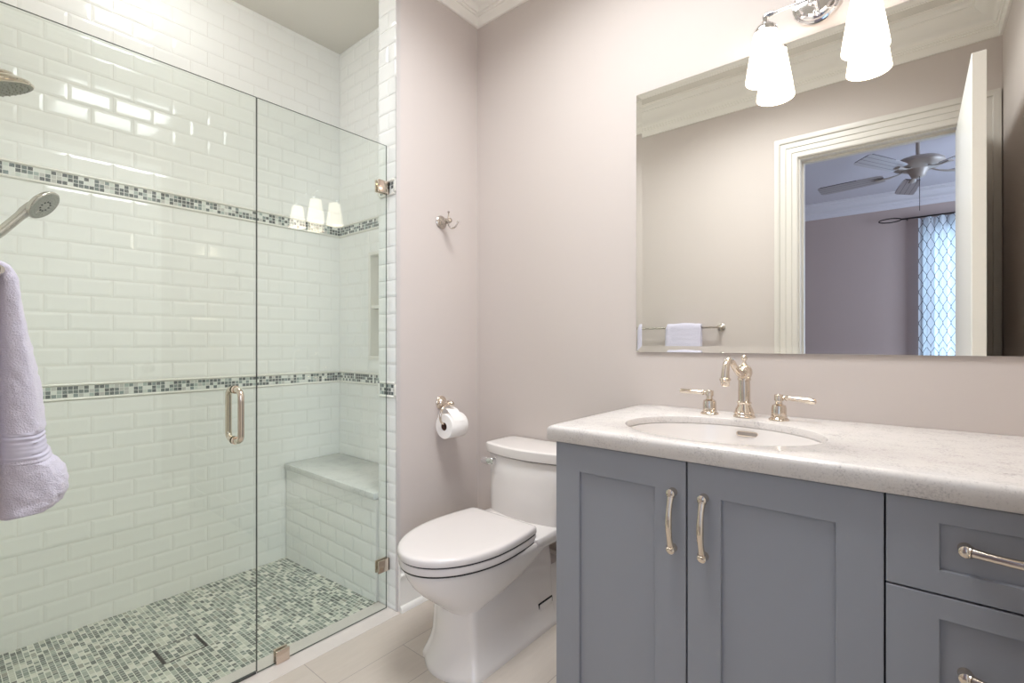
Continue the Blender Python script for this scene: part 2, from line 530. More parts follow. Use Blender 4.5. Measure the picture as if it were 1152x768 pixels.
bands(wf, PF, XB, XG-0.03)
def capback(bm):
    box(bm, XS+0.009, XH-0.004, YS+0.009, YS+0.03, -0.08, ZC, mi=1)
    box(bm, XS+0.009, XS+0.03, YS+0.03, YE, -0.08, ZC, mi=1)
bm = B()
tile_field(bm, PC, XS+0.004, XH-0.006, XS+0.004-TL/2+0.0663)
tile_field(bm, PI_, YS+0.004, YE, YS+0.004)
capback(bm)
wc = struct(obj('wall_shower_jamb', bm, [TILE, GROUT], smooth=0))
bands(wc, PC, XS+0.018, XH-0.018)
for x0 in (XS+0.004, XH-0.018):
    for (z0, z1) in (Z_LO, Z_UP):
        obj('pencil_trim', box(B(), x0, x0+0.013, YS-0.001, YS+0.01, z0-0.001, z1+0.001, 0.003), PENCIL, wc)
struct(obj('trim_1', box(B(), XH-0.005, XH+0.001, YS-0.0005, YS+0.02, 0, ZC, 0.001, 1), plain('edge_trim_grey', srgb(196, 190, 187), 0.35)))

# shower floor, threshold
zf = lambda x: -0.004-0.040*min(1, max(0, (-1.749-x)/0.83))
bm = B()
loft(bm, [[(XB, y, -0.12), (-1.749, y, -0.12), (-1.749, y, zf(-1.749)), (XB, y, zf(XB))] for y in (YO, YE)])
struct(obj('floor_shower', bm, MOSAIC, smooth=0))
struct(obj('trim_2', box(B(), -1.749, -1.606, YO, YS+0.002, -0.08, 0.0015, 0.0012, 1), THRESH))

# crown mouldings
crown = [(0, 2.618), (0.010, 2.618), (0.014, 2.624), (0.014, 2.662), (0.020, 2.664), (0.022, 2.672), (0.028, 2.674), (0.030, 2.684),
         (0.034, 2.690), (0.044, 2.698), (0.060, 2.706), (0.080, 2.718), (0.098, 2.736), (0.106, 2.744), (0.108, 2.752), (0.118, 2.754),
         (0.122, 2.762), (0.134, 2.768), (0.150, 2.772), (0.152, ZC), (0, ZC)]
bm = B()
xy = lambda p, h: Vector((p.x, p.y, h))
molding(bm, [(XG-0.02, YO), (XR, YO), (XR, YV), (XH, YV), (XH, YS+0.004)], crown, xy)
struct(obj('trim_3', bm, TRIM, smooth=40))
# baseboards
base = [(0, 0), (0.012, 0), (0.012, 0.0), (0.014, 0.14), (0.020, 0.142), (0.022, 0.150), (0.014, 0.156), (0.012, 0.185), (0.016, 0.192),
        (0.020, 0.196), (0.020, 0.206), (0.010, 0.214), (0.006, 0.220), (0, 0.220)]
shoe = [(0.010, 0), (0.026, 0), (0.026, 0.010), (0.022, 0.019), (0.013, 0.024), (0.010, 0.024)]
for nm, pth in (('baseboard_left', [(XH, YV), (XH, YS+0.008)]), ('baseboard_back', [(-0.77, YV), (XH+0.026, YV)]),
                ('baseboard_front', [(XG+0.02, YO), (DX0-0.135, YO)]), ('baseboard_right', [(XR, YO+0.03), (XR, 1.1)])):
    bm = B(); molding(bm, pth, base, xy); molding(bm, pth, shoe, xy)
    struct(obj(nm, bm, TRIM, smooth=40))

# door casing + jambs + leaf
cas = [(0, 0), (0, 0.014), (0.006, 0.018), (0.03, 0.016), (0.034, 0.021), (0.062, 0.019), (0.066, 0.024), (0.094, 0.022), (0.098, 0.030), (0.112, 0.033),
       (0.126, 0.030), (0.128, 0.0)]
bm = B()
molding(bm, [(DX1-0.004, 0), (DX1-0.004, DZ-0.004), (DX0+0.004, DZ-0.004), (DX0+0.004, 0)], [(-p, h) for p, h in cas],
        lambda p, h: Vector((p.x, YO+h, p.y)))
struct(obj('trim_4', bm, CASING_SHADED, smooth=30))
bm = B()
molding(bm, [(DX1, 0), (DX1, DZ), (DX0, DZ), (DX0, 0)], [(0, YO), (0.014, YO), (0.014, YO-0.05), (0.026, YO-0.05), (0.026, YO-0.09), (0.014, YO-0.09), (0.014, YO-0.12), (0, YO-0.12)],
        lambda p, h: Vector((p.x, h, p.y)))
struct(obj('trim_5', bm, CASING_SHADED, smooth=30))
d = box(B(), 0.167, 0.208, YO+0.02, 0.91, 0.012, 2.176, 0.002, 1)
d = struct(obj('door_1', d, DOOR_LIT), 'white open door leaf standing ajar beside the doorway', 'door')
for s in (-1, 1):
    xk = 0.1875+s*0.0205
    bm = lathe(B(), (xk, 0.84, 0.95), (s, 0, 0), [(0, 0.03), (0.006, 0.03), (0.009, 0.012), (0.028, 0.011), (0.034, 0.022), (0.045, 0.027), (0.056, 0.02), (0.06, 0.004)], 20)
    obj('door_knob', bm, SATIN, d)

# bedroom shell seen through the doorway in the mirror
BX0, BX1, BY0, BY1 = -2.6, 2.2, -3.62, YO-0.12
struct(obj('floor_bedroom', box(B(), BX0, BX1, BY0, BY1, -0.08, 0), CARPET))
struct(obj('ceiling_bedroom', box(B(), BX0, BX1, BY0, BY1, ZC, ZC+0.08), BEDCEIL))
WX0, WX1, WZ0, WZ1 = 0.10, 1.15, 0.55, 2.36
bm = B()
box(bm, BX0, WX0, BY0-0.12, BY0, -0.08, ZC); box(bm, WX1, BX1, BY0-0.12, BY0, -0.08, ZC)
box(bm, WX0, WX1, BY0-0.12, BY0, -0.08, WZ0); box(bm, WX0, WX1, BY0-0.12, BY0, WZ1, ZC)
struct(obj('wall_bedroom_back', bm, BEDWALL))
struct(obj('wall_bedroom_left', box(B(), BX0-0.1, BX0, BY0, BY1, -0.08, ZC), BEDWALL))
struct(obj('wall_bedroom_right', box(B(), BX1, BX1+0.1, BY0, BY1, -0.08, ZC), BEDWALL))
bm = B()
box(bm, BX0, XG-0.02, BY1, BY1+0.005, -0.08, ZC); box(bm, XR+0.1, BX1, BY1, BY1+0.1, -0.08, ZC)
struct(obj('wall_bedroom_front', bm, BEDWALL))
bm = B(); molding(bm, [(BX0, BY1), (BX0, BY0), (BX1, BY0), (BX1, BY1)], crown, xy)
struct(obj('trim_6', bm, BEDTRIM, smooth=40))
w = B()
molding(w, [(WX0, WZ0), (WX1, WZ0), (WX1, WZ1), (WX0, WZ1)], [(0, 0), (0, 0.09), (0.05, 0.09), (0.05, 0)], lambda p, h: Vector((p.x, BY0-0.11+h, p.y)), closed=True)
box(w, WX0, WX1, BY0-0.07, BY0-0.04, 1.43, 1.47)
win = struct(obj('window_1', w, BEDTRIM))
obj('pane', box(B(), WX0+0.04, WX1-0.04, BY0-0.06, BY0-0.056, WZ0+0.04, WZ1-0.04), GLASS, win, smooth=0)
la = bpy.data.lights.new('window_daylight', 'AREA'); la.shape = 'RECTANGLE'; la.size = 1.0; la.size_y = 1.7
la.energy = WINDOW_W; la.color = (0.55, 0.74, 1)
lo = bpy.data.objects.new('window_daylight', la); C.objects.link(lo); lo.location = (0.62, BY0-0.16, 1.45); lo.rotation_euler = (-PI/2, 0, PI)
la2 = bpy.data.lights.new('bedroom_fill_light', 'AREA'); la2.shape = 'RECTANGLE'; la2.size = 1.6; la2.size_y = 1.5  # unseen fill added on the right side to brighten the bedroom
la2.energy = BEDROOM_FILL_W; la2.color = (0.62, 0.76, 1)
lo2 = bpy.data.objects.new('bedroom_fill_light', la2); C.objects.link(lo2); lo2.location = (BX1-0.03, -1.9, 1.5); lo2.rotation_euler = (0, PI/2, 0)

# ------------------------------------------------------------------ unseen ceiling fills, added to even out the light
px, py, pw, pd = -0.70, 0.86, 0.36, 0.30
t = thing('added_fill_panel', 'added fill light panel, out of view, flush on the ceiling above the bathroom floor', 'added fill light', (px, py, ZC))
bm = B(); molding(bm, [(px-pw, py-pd), (px+pw, py-pd), (px+pw, py+pd), (px-pw, py+pd)], [(-0.018, ZC), (-0.016, ZC-0.012), (0, ZC-0.014), (0.004, ZC-0.010), (0.004, ZC)], xy, closed=True)
obj('fill_panel_frame', bm, TRIM, t)
obj('fill_panel_diffuser', box(B(), px-pw+0.001, px+pw-0.001, py-pd+0.001, py+pd-0.001, ZC-0.0095, ZC-0.001), plain('fill_panel_glow', (1, 1, 1, 1), 0.4, emit=FILL_COL, estr=FILL_PANEL_EMIT), t, smooth=0)
lp = bpy.data.lights.new('fill_panel_lamp', 'AREA'); lp.shape = 'RECTANGLE'; lp.size = 2*pw-0.02; lp.size_y = 2*pd-0.02; lp.energy = FILL_PANEL_W
lp.color = FILL_COL[:3]; lp.spread = math.radians(148)
lpo = bpy.data.objects.new('fill_panel_lamp', lp); C.objects.link(lpo); lpo.location = (0, 0, -0.012); lpo.parent = t
t = thing('added_fill_drum', 'added round fill light, out of view, on the shower ceiling', 'added fill light', (-2.12, 0.62, ZC))
obj('fill_drum_pan', lathe(B(), (-2.12, 0.62, ZC), (0, 0, -1), [(0, 0.15), (0.02, 0.15), (0.022, 0.135)], 40), TRIM, t)
obj('fill_drum_diffuser', lathe(B(), (-2.12, 0.62, ZC-0.018), (0, 0, -1), [(0, 0.14), (0.05, 0.14), (0.065, 0.13), (0.072, 0.105), (0.074, 0.002)], 40),
    plain('fill_drum_glow', (1, 1, 1, 1), 0.4, emit=FILL_COL, estr=FILL_DRUM_EMIT), t)

# ------------------------------------------------------------------ vanity cabinet
CX0, CX1, CYF, CZT = -0.763, 0.32, 1.113, 0.8295
van = thing('vanity_cabinet', 'blue grey shaker vanity cabinet under the pale stone countertop', 'cabinet', (-0.2, 1.4, 0))
bm = B()
box(bm, CX0+0.001, CX0+0.019, CYF+0.021, YV-0.002, 0.0, 0.829); box(bm, XR-0.020, XR-0.002, CYF+0.021, YV-0.002, 0.0, 0.829)
box(bm, CX0+0.019, XR-0.020, CYF+0.021, YV-0.002, 0.10, 0.118); box(bm, CX0+0.019, XR-0.020, YV-0.014, YV-0.002, 0.118, 0.829)
obj('carcass', bm, CAB, van)
obj('filler_strip', box(B(), CX1+0.003, XR-0.002, CYF, CYF+0.0205, 0.10, CZT-0.002), CAB, van)
obj('gap_shade', box(B(), CX0+0.004, CX1, CYF+0.0195, CYF+0.0208, 0.11, 0.827), CABIN, van, smooth=0)  # dark sheet that paints the shade in the gaps between fronts
obj('toe_kick', box(B(), CX0+0.03, XR-0.002, CYF+0.07, YV-0.03, 0.0, 0.10), CAB, van)

def shaker(x0, x1, z0, z1, sl, rt, rb, y=CYF, th=0.019, rec=0.008):
    """frame-and-panel front, one mesh"""
    bm = B()
    molding(bm, [(x0, z0), (x1, z0), (x1, z1), (x0, z1)], [(0, 0), (0, 0.0), (0.0, 0.0)], lambda p, h: Vector((p.x, y, p.y)), closed=True) if False else None
    a, b, c, d = x0+sl, x1-sl, z0+rb, z1-rt
    e = 0.0012
    def ring(xx0, xx1, zz0, zz1, yy): return [Vector((xx0, yy, zz0)), Vector((xx1, yy, zz0)), Vector((xx1, yy, zz1)), Vector((xx0, yy, zz1))]
    rings = [ring(x0, x1, z0, z1, y+th), ring(x0, x1, z0, z1, y+e), ring(x0+e, x1-e, z0+e, z1-e, y), ring(a-e*0.6, b+e*0.6, c-e*0.6, d+e*0.6, y),
             ring(a, b, c, d, y+e), ring(a+0.0005, b-0.0005, c+0.0005, d-0.0005, y+rec)]
    return loft(bm, rings)

def pull(bm, c, vert, half, y0):
    """arched bar pull; c = centre on the face (x,z)"""
    def P(s, out): return Vector((c[0]+(0 if vert else s), y0-out, c[1]+(s if vert else 0)))
    pts = []
    for k in range(13):
        s = -half+2*half*k/12; pts.append(P(s, 0.0135+0.0165*math.cos(s/half*PI/2)))
    rad = [0.0092, 0.0080, 0.0070, 0.0072, 0.0078, 0.0082, 0.0078, 0.0072, 0.0070, 0.0080, 0.0092]
    tube(bm, pts, rad, 14, up=(0, 1, 0), flat=0.85)
    for s in (-1, 1):
        e = P(s*half*0.985, 0)
        lathe(bm, e, (0, -1, 0), [(0, 0.0102), (0.002, 0.0104), (0.004, 0.0092), (0.010, 0.0088), (0.015, 0.0098), (0.0205, 0.0098), (0.0235, 0.006)], 18)
        n = P(s*(half-0.010), 0.0168); d_ = P(s*(half-0.007), 0.0158)
        lathe(bm, n, (d_-n), [(0, 0.0086), (0.001, 0.0104), (0.003, 0.0104), (0.004, 0.0086)], 16)
    return bm

G_ = 0.002
dl = obj('door', shaker(CX0, -0.403, 0.105, CZT-0.003, 0.0745, 0.072, 0.075), CAB, van, smooth=0)
dr = obj('door', shaker(-0.399, -0.041, 0.105, CZT-0.003, 0.0735, 0.072, 0.075), CAB, van, smooth=0)
obj('pull_handle', pull(B(), (-0.432, 0.687), True, 0.066, CYF), NICKEL, dl, smooth=50)
obj('pull_handle', pull(B(), (-0.361, 0.687), True, 0.066, CYF), NICKEL, dr, smooth=50)
for (z0, z1, rt, pz) in ((0.667, CZT-0.003, 0.038, 0.752), (0.388, 0.6635, 0.040, 0.540), (0.105, 0.3845, 0.040, 0.25)):
    w_ = obj('drawer', shaker(-0.038, CX1, z0, z1, 0.0735, rt, 0.041), CAB, van, smooth=0)
    obj('pull_handle', pull(B(), (0.141, pz), False, 0.074, CYF+0.008), NICKEL, w_, smooth=50)

# ------------------------------------------------------------------ countertop with an oval cut-out
SX, SY, SA, SB = -0.402, 1.342, 0.246, 0.196
CT, CTB = 0.8726, 0.8306
def counter():
    bm = B(); n = 96
    x0, x1, y0, y1 = -0.782, XR-0.002, 1.0956, YV-0.0015
    e = 0.012
    ell = [(math.cos(2*PI*k/n), math.sin(2*PI*k/n)) for k in range(n)]
    def rect(k, ins):
        c, s = ell[k]
        X0, X1, Y0, Y1 = x0+ins, x1, y0+ins, y1
        t = min([(X1-SX)/c if c > 1e-9 else 9e9, (X0-SX)/c if c < -1e-9 else 9e9, (Y1-SY)/s if s > 1e-9 else 9e9, (Y0-SY)/s if s < -1e-9 else 9e9])
        return SX+c*t, SY+s*t
    # snap directions so that the corners are hit exactly
    import bisect
    angs = [2*PI*k/n for k in range(n)]
    for X, Y in ((x0, y0), (x1, y0), (x1, y1), (x0, y1)):
        a = math.atan2(Y-SY, X-SX) % (2*PI); i = min(range(n), key=lambda q: abs(angs[q]-a)); angs[i] = a
    ell[:] = [(math.cos(a), math.sin(a)) for a in angs]
    def R(ins, z): return [Vector((*rect(k, ins), z)) for k in range(n)]
    def E(g, z): return [Vector((SX+(SA+g)*ell[k][0], SY+(SB+g)*ell[k][1], z)) for k in range(n)]
    arc = [(e*(1-math.sin(t)), CT-e*(1-math.cos(t))) for t in [PI/2*k/5 for k in range(6)]]
    rings = [E(0.0, CT-0.020), E(0.0, CT-0.005), E(0.0015, CT-0.0015), E(0.005, CT)]
    rings += [R(ins, z) for ins, z in arc]
    rings += [R(0, CTB+0.005), R(0.004, CTB), R(0.045, CTB)]
    rings += [E(0.03, CT-0.020)]
    rings += [rings[0]]
    return loft(bm, rings, cap0=False, cap1=False)
ct = obj('countertop', counter(), COUNTER, smooth=40, loc=(-0.2, 1.4, CTB))
tag(ct, 'speckled pale stone countertop with a rounded edge on the blue grey vanity', 'countertop')

# undermount sink
sk = thing('undermount_sink', 'white oval undermount sink set into the stone countertop', 'sink', (SX, SY, 0.71))
bm = B(); n = 72; rings = []
for f, z in ((1.10, 0.852), (1.02, 0.852), (0.995, 0.850), (0.985, 0.835), (0.965, 0.81), (0.92, 0.775), (0.83, 0.745), (0.65, 0.728), (0.4, 0.72), (0.12, 0.716)):
    rings.append([Vector((SX+SA*f*math.cos(2*PI*k/n), SY+SB*f*math.sin(2*PI*k/n), z)) for k in range(n)])
loft(bm, rings, cap0=False)
for f, z in (): pass
obj('basin', bm, PORC, sk, smooth=60)
bm = lathe(B(), (SX, SY, 0.7165), (0, 0, 1), [(0, 0.034), (0.003, 0.033), (0.003, 0.024), (0.0045, 0.02), (0.006, 0.002)], 24)
obj('drain_stopper', bm, NICKEL, sk)
# overflow slot on the back wall of the bowl
def slot(bm, c, hw, r, y0, y1):
    pts = []
    for k in range(9): t = -PI/2+PI*k/8; pts.append((c[0]+hw+r*math.cos(t), c[1]+r*math.sin(t)))
    for k in range(9): t = PI/2+PI*k/8; pts.append((c[0]-hw+r*math.cos(t), c[1]+r*math.sin(t)))
    return loft(bm, [[Vector((x, y, z)) for x, z in pts] for y in (y0, y1)])
yb_ = SY+SB*0.983
bm = B(); slot(bm, (-0.374, 0.8335), 0.0225, 0.0072, yb_-0.0055, yb_+0.006)
obj('overflow_ring', bm, NICKEL, sk)
bm = B(); slot(bm, (-0.374, 0.8335), 0.0220, 0.0050, yb_-0.0062, yb_)
obj('overflow_hole', bm, plain('overflow_dark', srgb(150, 142, 136), 0.4), sk)

# ------------------------------------------------------------------ widespread faucet
FX, FY = -0.399, 1.598
fa = thing('widespread_faucet', 'polished nickel faucet with a gooseneck spout and two lever handles behind the sink', 'faucet', (FX, FY, CT))
col = lathe(B(), (FX, FY, CT), (0, 0, 1), [(0, 0.0315), (0.004, 0.0315), (0.006, 0.029), (0.010, 0.028), (0.013, 0.030), (0.016, 0.027), (0.026, 0.0245), (0.034, 0.0205),
      (0.040, 0.0185), (0.043, 0.021), (0.046, 0.021), (0.049, 0.0175), (0.085, 0.0172), (0.112, 0.0168), (0.114, 0.0195), (0.118, 0.0195), (0.121, 0.0175), (0.126, 0.021), (0.136, 0.0235),
      (0.146, 0.0225), (0.155, 0.0175), (0.160, 0.010), (0.163, 0.0065), (0.170, 0.0050), (0.174, 0.0062), (0.178, 0.0088), (0.183, 0.0092), (0.188, 0.0065), (0.1905, 0.001)], 32)
obj('column', col, NICKEL, fa, smooth=40)
bm = B()
sp = [(FX, FY-0.016, CT+0.134), (FX-0.003, FY-0.045, CT+0.137), (FX-0.006, FY-0.075, CT+0.154), (FX-0.008, FY-0.100, CT+0.172), (FX-0.010, FY-0.122, CT+0.177),
      (FX-0.012, FY-0.140, CT+0.166), (FX-0.013, FY-0.148, CT+0.143), (FX-0.013, FY-0.150, CT+0.121)]
tube(bm, sp, [0.0115, 0.0105, 0.0095, 0.0092, 0.0095, 0.010, 0.011, 0.0125], 20, smooth=6)
lathe(bm, (FX-0.013, FY-0.150, CT+0.128), (0, 0, -1), [(0, 0.0125), (0.003, 0.0155), (0.007, 0.0155), (0.009, 0.0125), (0.022, 0.0115), (0.024, 0.010), (0.023, 0.007)], 24)
lathe(bm, (FX, FY-0.012, CT+0.134), (0, -1, 0), [(0, 0.014), (0.012, 0.0145), (0.014, 0.0125), (0.017, 0.0115)], 24)
obj('spout', bm, NICKEL, fa, smooth=50)
for (hx, s, tilt) in ((-0.502, -1, 0.004), (-0.304, 1, -0.012)):
    bm = lathe(B(), (hx, FY, CT), (0, 0, 1), [(0, 0.0275), (0.003, 0.0275), (0.006, 0.024), (0.010, 0.0215), (0.012, 0.0225), (0.014, 0.0205), (0.036, 0.0202), (0.044, 0.0185), (0.048, 0.0105), (0.055, 0.0085), (0.058, 0.0095)], 28)
    h = obj('valve_handle', bm, NICKEL, fa, smooth=40)
    bm = lathe(B(), (hx, FY, CT+0.057), (0, 0, 1), [(0, 0.010), (0.001, 0.0125), (0.017, 0.0125), (0.019, 0.011), (0.020, 0.004)], 24)
    e0 = Vector((hx+s*0.010, FY, CT+0.067)); e1 = Vector((hx+s*0.096, FY+(-0.012 if s > 0 else 0), CT+0.067+tilt*0.4))
    tube(bm, [e0, e0.lerp(e1, 0.06), e0.lerp(e1, 0.10), e0.lerp(e1, 0.14), e0.lerp(e1, 0.18), e0.lerp(e1, 0.22), e0.lerp(e1, 0.6), e0.lerp(e1, 0.93), e0.lerp(e1, 0.98), e1],
         [0.0045, 0.0045, 0.008, 0.0085, 0.0055, 0.0058, 0.0072, 0.0080, 0.0068, 0.002], 16)
    obj('lever', bm, NICKEL, h, smooth=40)

# ------------------------------------------------------------------ wall mirror with bevelled rim
MX0, MX1, MZ0, MZ1 = -0.797, 0.315, 1.0665, 2.0247
mi = thing('wall_mirror', 'large frameless mirror on the wall above the stone countertop', 'mirror', ((MX0+MX1)/2, YV, MZ0))
ym = YV-0.007; bw = 0.022; up = 0.0012
bm = B()
def mring(i, y): return [Vector((MX0+i, y, MZ0+i)), Vector((MX1-i, y, MZ0+i)), Vector((MX1-i, y, MZ1-i)), Vector((MX0+i, y, MZ1-i))]
loft(bm, [mring(bw, ym), mring(bw, YV-0.0005)])
obj('mirror_glass', bm, MIRROR, mi, smooth=0)
bm = B(); loft(bm, [mring(bw+0.0002, ym+0.0003), mring(bw, ym), mring(0.0006, ym-up), mring(0, ym-up+0.0008)], cap0=False, cap1=False)
obj('bevelled_rim', bm, MIRROR, mi, smooth=0)
bm = B(); loft(bm, [mring(0, ym-up+0.0008), mring(0, YV-0.0005), mring(bw, YV-0.0005)], cap0=False, cap1=False)
obj('mirror_edge', bm, plain('mirror_edge_dark', srgb(90, 92, 88), 0.3), mi, smooth=0)

# ------------------------------------------------------------------ vanity light
LXC, LZ, LYS = -0.2225, 2.092, YV-0.075
vl = thing('vanity_light', 'two-shade polished chrome vanity light on the wall above the mirror', 'wall light', (LXC, YV, 2.10))
bm = lathe(B(), (LXC, YV, 2.118), (0, -1, 0), [(0, 0.063), (0.004, 0.064), (0.008, 0.062), (0.010, 0.056), (0.016, 0.054), (0.018, 0.046), (0.024, 0.042), (0.026, 0.002)], 48)
obj('backplate', bm, CHROME, vl, smooth=35)
bm = tube(B(), [(LXC, YV-0.02, 2.112), (LXC, YV-0.05, 2.110), (LXC, LYS+0.004, 2.102), (LXC, LYS, LZ)], 0.0085, 16, smooth=6)
lathe(bm, (LXC, LYS, LZ-0.022), (0, 0, 1), [(0, 0.006), (0.004, 0.011), (0.012, 0.013), (0.030, 0.013), (0.038, 0.010), (0.042, 0.003)], 20)
obj('centre_stem', bm, CHROME, vl)
for s in (-1, 1):
    xs = LXC+s*0.1225
    bm = tube(B(), [(LXC+s*0.008, LYS, LZ), (xs-s*0.018, LYS, LZ)], 0.0045, 14)
    tube(bm, [(xs-s*0.022, LYS, LZ), (xs-s*0.004, LYS, LZ), (xs, LYS, LZ-0.006), (xs, LYS, LZ-0.022)], [0.008, 0.0095, 0.0095, 0.008], 16, smooth=5)
    obj('arm', bm, CHROME, vl)
    bm = lathe(B(), (xs, LYS, LZ-0.020), (0, 0, -1), [(0, 0.007), (0.006, 0.010), (0.010, 0.022), (0.018, 0.031), (0.026, 0.0335), (0.034, 0.034), (0.035, 0.030)], 28)
    obj('shade_cap', bm, CHROME, vl)
    bm = lathe(B(), (xs, LYS, 2.046), (0, 0, -1), [(0, 0.030), (0.006, 0.033), (0.05, 0.0405), (0.10, 0.0485), (0.146, 0.0550), (0.150, 0.0550), (0.150, 0.0525), (0.146, 0.052), (0.10, 0.0455), (0.05, 0.0375), (0.008, 0.029)], 36)
    obj('lamp_shade', bm, SHADE, vl, smooth=40)

# ------------------------------------------------------------------ toilet
TX = -1.21
to = thing('toilet', 'white elongated toilet with closed lid between partition and vanity', 'toilet', (TX, 1.35, 0))
def egg(yf, yb, hw, hwb, z, n=40, cx=TX, L=None, ex=2.0):
    """front rounded outline, straight back; returns ring of fixed size"""
    L = L or min(0.30, (yb-yf)*0.62)
    yc = yf+L; pts = []
    for k in range(n+1):
        t = PI*k/n
        c, s = math.cos(t), math.sin(t)
        px = hw*(abs(c)**(2/ex))*(1 if c >= 0 else -1); py = -L*(abs(s)**(2/ex))
        pts.append((cx+px, yc+py))
    m = 8; r = min(0.02, hwb*0.3)
    left = []
    for k in range(1, m+1):
        f = k/m; left.append((cx-hw+(hw-hwb)*(f*f), yc+(yb-r-yc)*f))
    for k in range(1, 5):
        t = PI/2*k/4; left.append((cx-hwb+r*(1-math.cos(t)), yb-r+r*math.sin(t)))
    right = [(2*cx-x, y) for x, y in reversed(left)]
    return [Vector((x, y, z)) for x, y in pts+left+right]
bm = B()
# bowl
prof = [(0.180, 1.128, 1.18, 0.080, 0.070), (0.205, 1.110, 1.20, 0.095, 0.082), (0.225, 1.086, 1.25, 0.111, 0.100), (0.250, 1.056, 1.31, 0.131, 0.122), (0.280, 1.022, 1.37, 0.148, 0.138), (0.31, 0.994, 1.42, 0.160, 0.150),
        (0.34, 0.974, 1.465, 0.169, 0.160), (0.362, 0.964, 1.50, 0.1735, 0.165), (0.376, 0.960, 1.51, 0.175, 0.166), (0.3815, 0.963, 1.50, 0.172, 0.163)]
loft(bm, [egg(yf, yb, hw, hb, z, L=min(0.30, (yb-yf)*0.60)) for z, yf, yb, hw, hb in prof])
obj('bowl', bm, PORC, to, smooth=50)
# skirted pedestal that hides the trapway, then the deck under the tank
bm = B()
def rbox(x0, x1, y0, y1, z, r, n=6, bow=0.0):
    pts = []
    for cx_, cy_, a0 in ((x1-r, y1-r, 0), (x0+r, y1-r, PI/2), (x0+r, y0+r, PI), (x1-r, y0+r, 3*PI/2)):
        for k in range(n+1):
            a = a0+PI/2*k/n; pts.append(Vector((cx_+r*math.cos(a), cy_+r*math.sin(a), z)))
    if bow:
        out = []
        for i, p in enumerate(pts):
            out.append(p)
            if i == 3*(n+1)-1:
                q = pts[i+1]
                for k in range(1, 14):
                    u = k/14; out.append(Vector((p.x*(1-u)+q.x*u, p.y-bow*(1-(2*u-1)**2), z)))
        pts = out
    return pts
loft(bm, [rbox(TX-w_, TX+w_, y0, 1.60, z, 0.026, bow=bw_) for z, w_, y0, bw_ in ((0, 0.133, 1.109, 0.042), (0.014, 0.133, 1.109, 0.042), (0.022, 0.130, 1.112, 0.040), (0.045, 0.121, 1.121, 0.035), (0.07, 0.113, 1.128, 0.031),
      (0.10, 0.107, 1.133, 0.027), (0.15, 0.104, 1.135, 0.024), (0.20, 0.102, 1.136, 0.022), (0.25, 0.098, 1.14, 0.02), (0.30, 0.09, 1.18, 0.02))])
loft(bm, [rbox(TX-w_, TX+w_, 1.50, 1.674, z, 0.012) for z, w_ in ((0, 0.131), (0.014, 0.131), (0.022, 0.128), (0.045, 0.119), (0.07, 0.111), (0.10, 0.105), (0.20, 0.099), (0.215, 0.095))])
obj('trapway_skirt', bm, PORC, to, smooth=50)
bm = B()
loft(bm, [rbox(TX-w_, TX+w_, y0, 1.684, z, 0.03) for z, w_, y0 in ((0.315, 0.12, 1.46), (0.335, 0.150, 1.43), (0.352, 0.172, 1.40), (0.366, 0.178, 1.385), (0.392, 0.179, 1.385), (0.398, 0.174, 1.39))])
obj('tank_deck', bm, PORC, to, smooth=50)
obj('bolt_cover', box(B(), TX+0.1045, TX+0.1125, 1.492, 1.575, 0.063, 0.098, 0.004), PORC, to)
bm = B(); box(bm, TX+0.1000, TX+0.1108, 1.4885, 1.5785, 0.0595, 0.1015, 0.002)
obj('bolt_cover_gap', bm, DARK, to)
# seat and lid
def slab(bm, yf, yb, hw, hb, z0, z1, r, L=0.27):
    rr = [(r, z0), (r*0.3, z0+r*0.3), (0, z0+r), (0, z1-r), (r*0.3, z1-r*0.3), (r, z1)]
    loft(bm, [egg(yf+i, yb-i, hw-i, hb-i, z, L=L) for i, z in rr]); return bm
obj('seat', slab(B(), 0.950, 1.412, 0.181, 0.164, 0.3855, 0.4085, 0.003), SEATM, to, smooth=50)
bm = B()
L_ = 0.27
rr = [(0.003, 0.4138), (0.0008, 0.4150), (0, 0.4175), (0, 0.430), (0.002, 0.435), (0.007, 0.4385), (0.02, 0.4402), (0.06, 0.4412), (0.12, 0.4418)]
loft(bm, [egg(0.946+i, 1.412-i, 0.183-i, 0.166-i, z, L=L_-i*0.4) for i, z in rr])
obj('lid', bm, SEATM, to, smooth=40)
obj('seat_gap_shade', slab(B(), 0.953, 1.409, 0.1785, 0.162, 0.380, 0.4165, 0.001), DARK, to)  # dark body painting the shade between seat and lid
for s in (-1, 1):
    bm = box(B(), TX+s*0.075-0.022, TX+s*0.075+0.022, 1.405, 1.432, 0.396, 0.432, 0.005)
    obj('hinge', bm, SEATM, to)
# tank
def tankring(z, hw, bow, y0, yb=1.683, r=0.016, n=14):
    """outline with a bowed front"""
    pts = []
    for k in range(n+1):
        u = 1-2*k/n; pts.append((TX+u*(hw-0.006), y0-bow*(1-u*u)))
    pts += [(TX-hw, y0+0.008), (TX-hw, yb-r), (TX-hw+r*0.3, yb-r*0.3), (TX-hw+r, yb), (TX+hw-r, yb), (TX+hw-r*0.3, yb-r*0.3), (TX+hw, yb-r), (TX+hw, y0+0.008)]
    return [Vector((x, y, z)) for x, y in pts]
bm = B()
loft(bm, [tankring(z, hw, b, y0) for z, hw, b, y0 in ((0.39, 0.168, 0.024, 1.520), (0.40, 0.168, 0.025, 1.520), (0.45, 0.172, 0.026, 1.520), (0.55, 0.178, 0.028, 1.524), (0.630, 0.183, 0.03, 1.528), (0.632, 0.181, 0.03, 1.530))])
obj('tank', bm, PORC, to, smooth=50)
bm = B()
loft(bm, [tankring(z, hw, b, y0, 1.687) for z, hw, b, y0 in ((0.628, 0.177, 0.03, 1.536), (0.642, 0.177, 0.03, 1.536))])
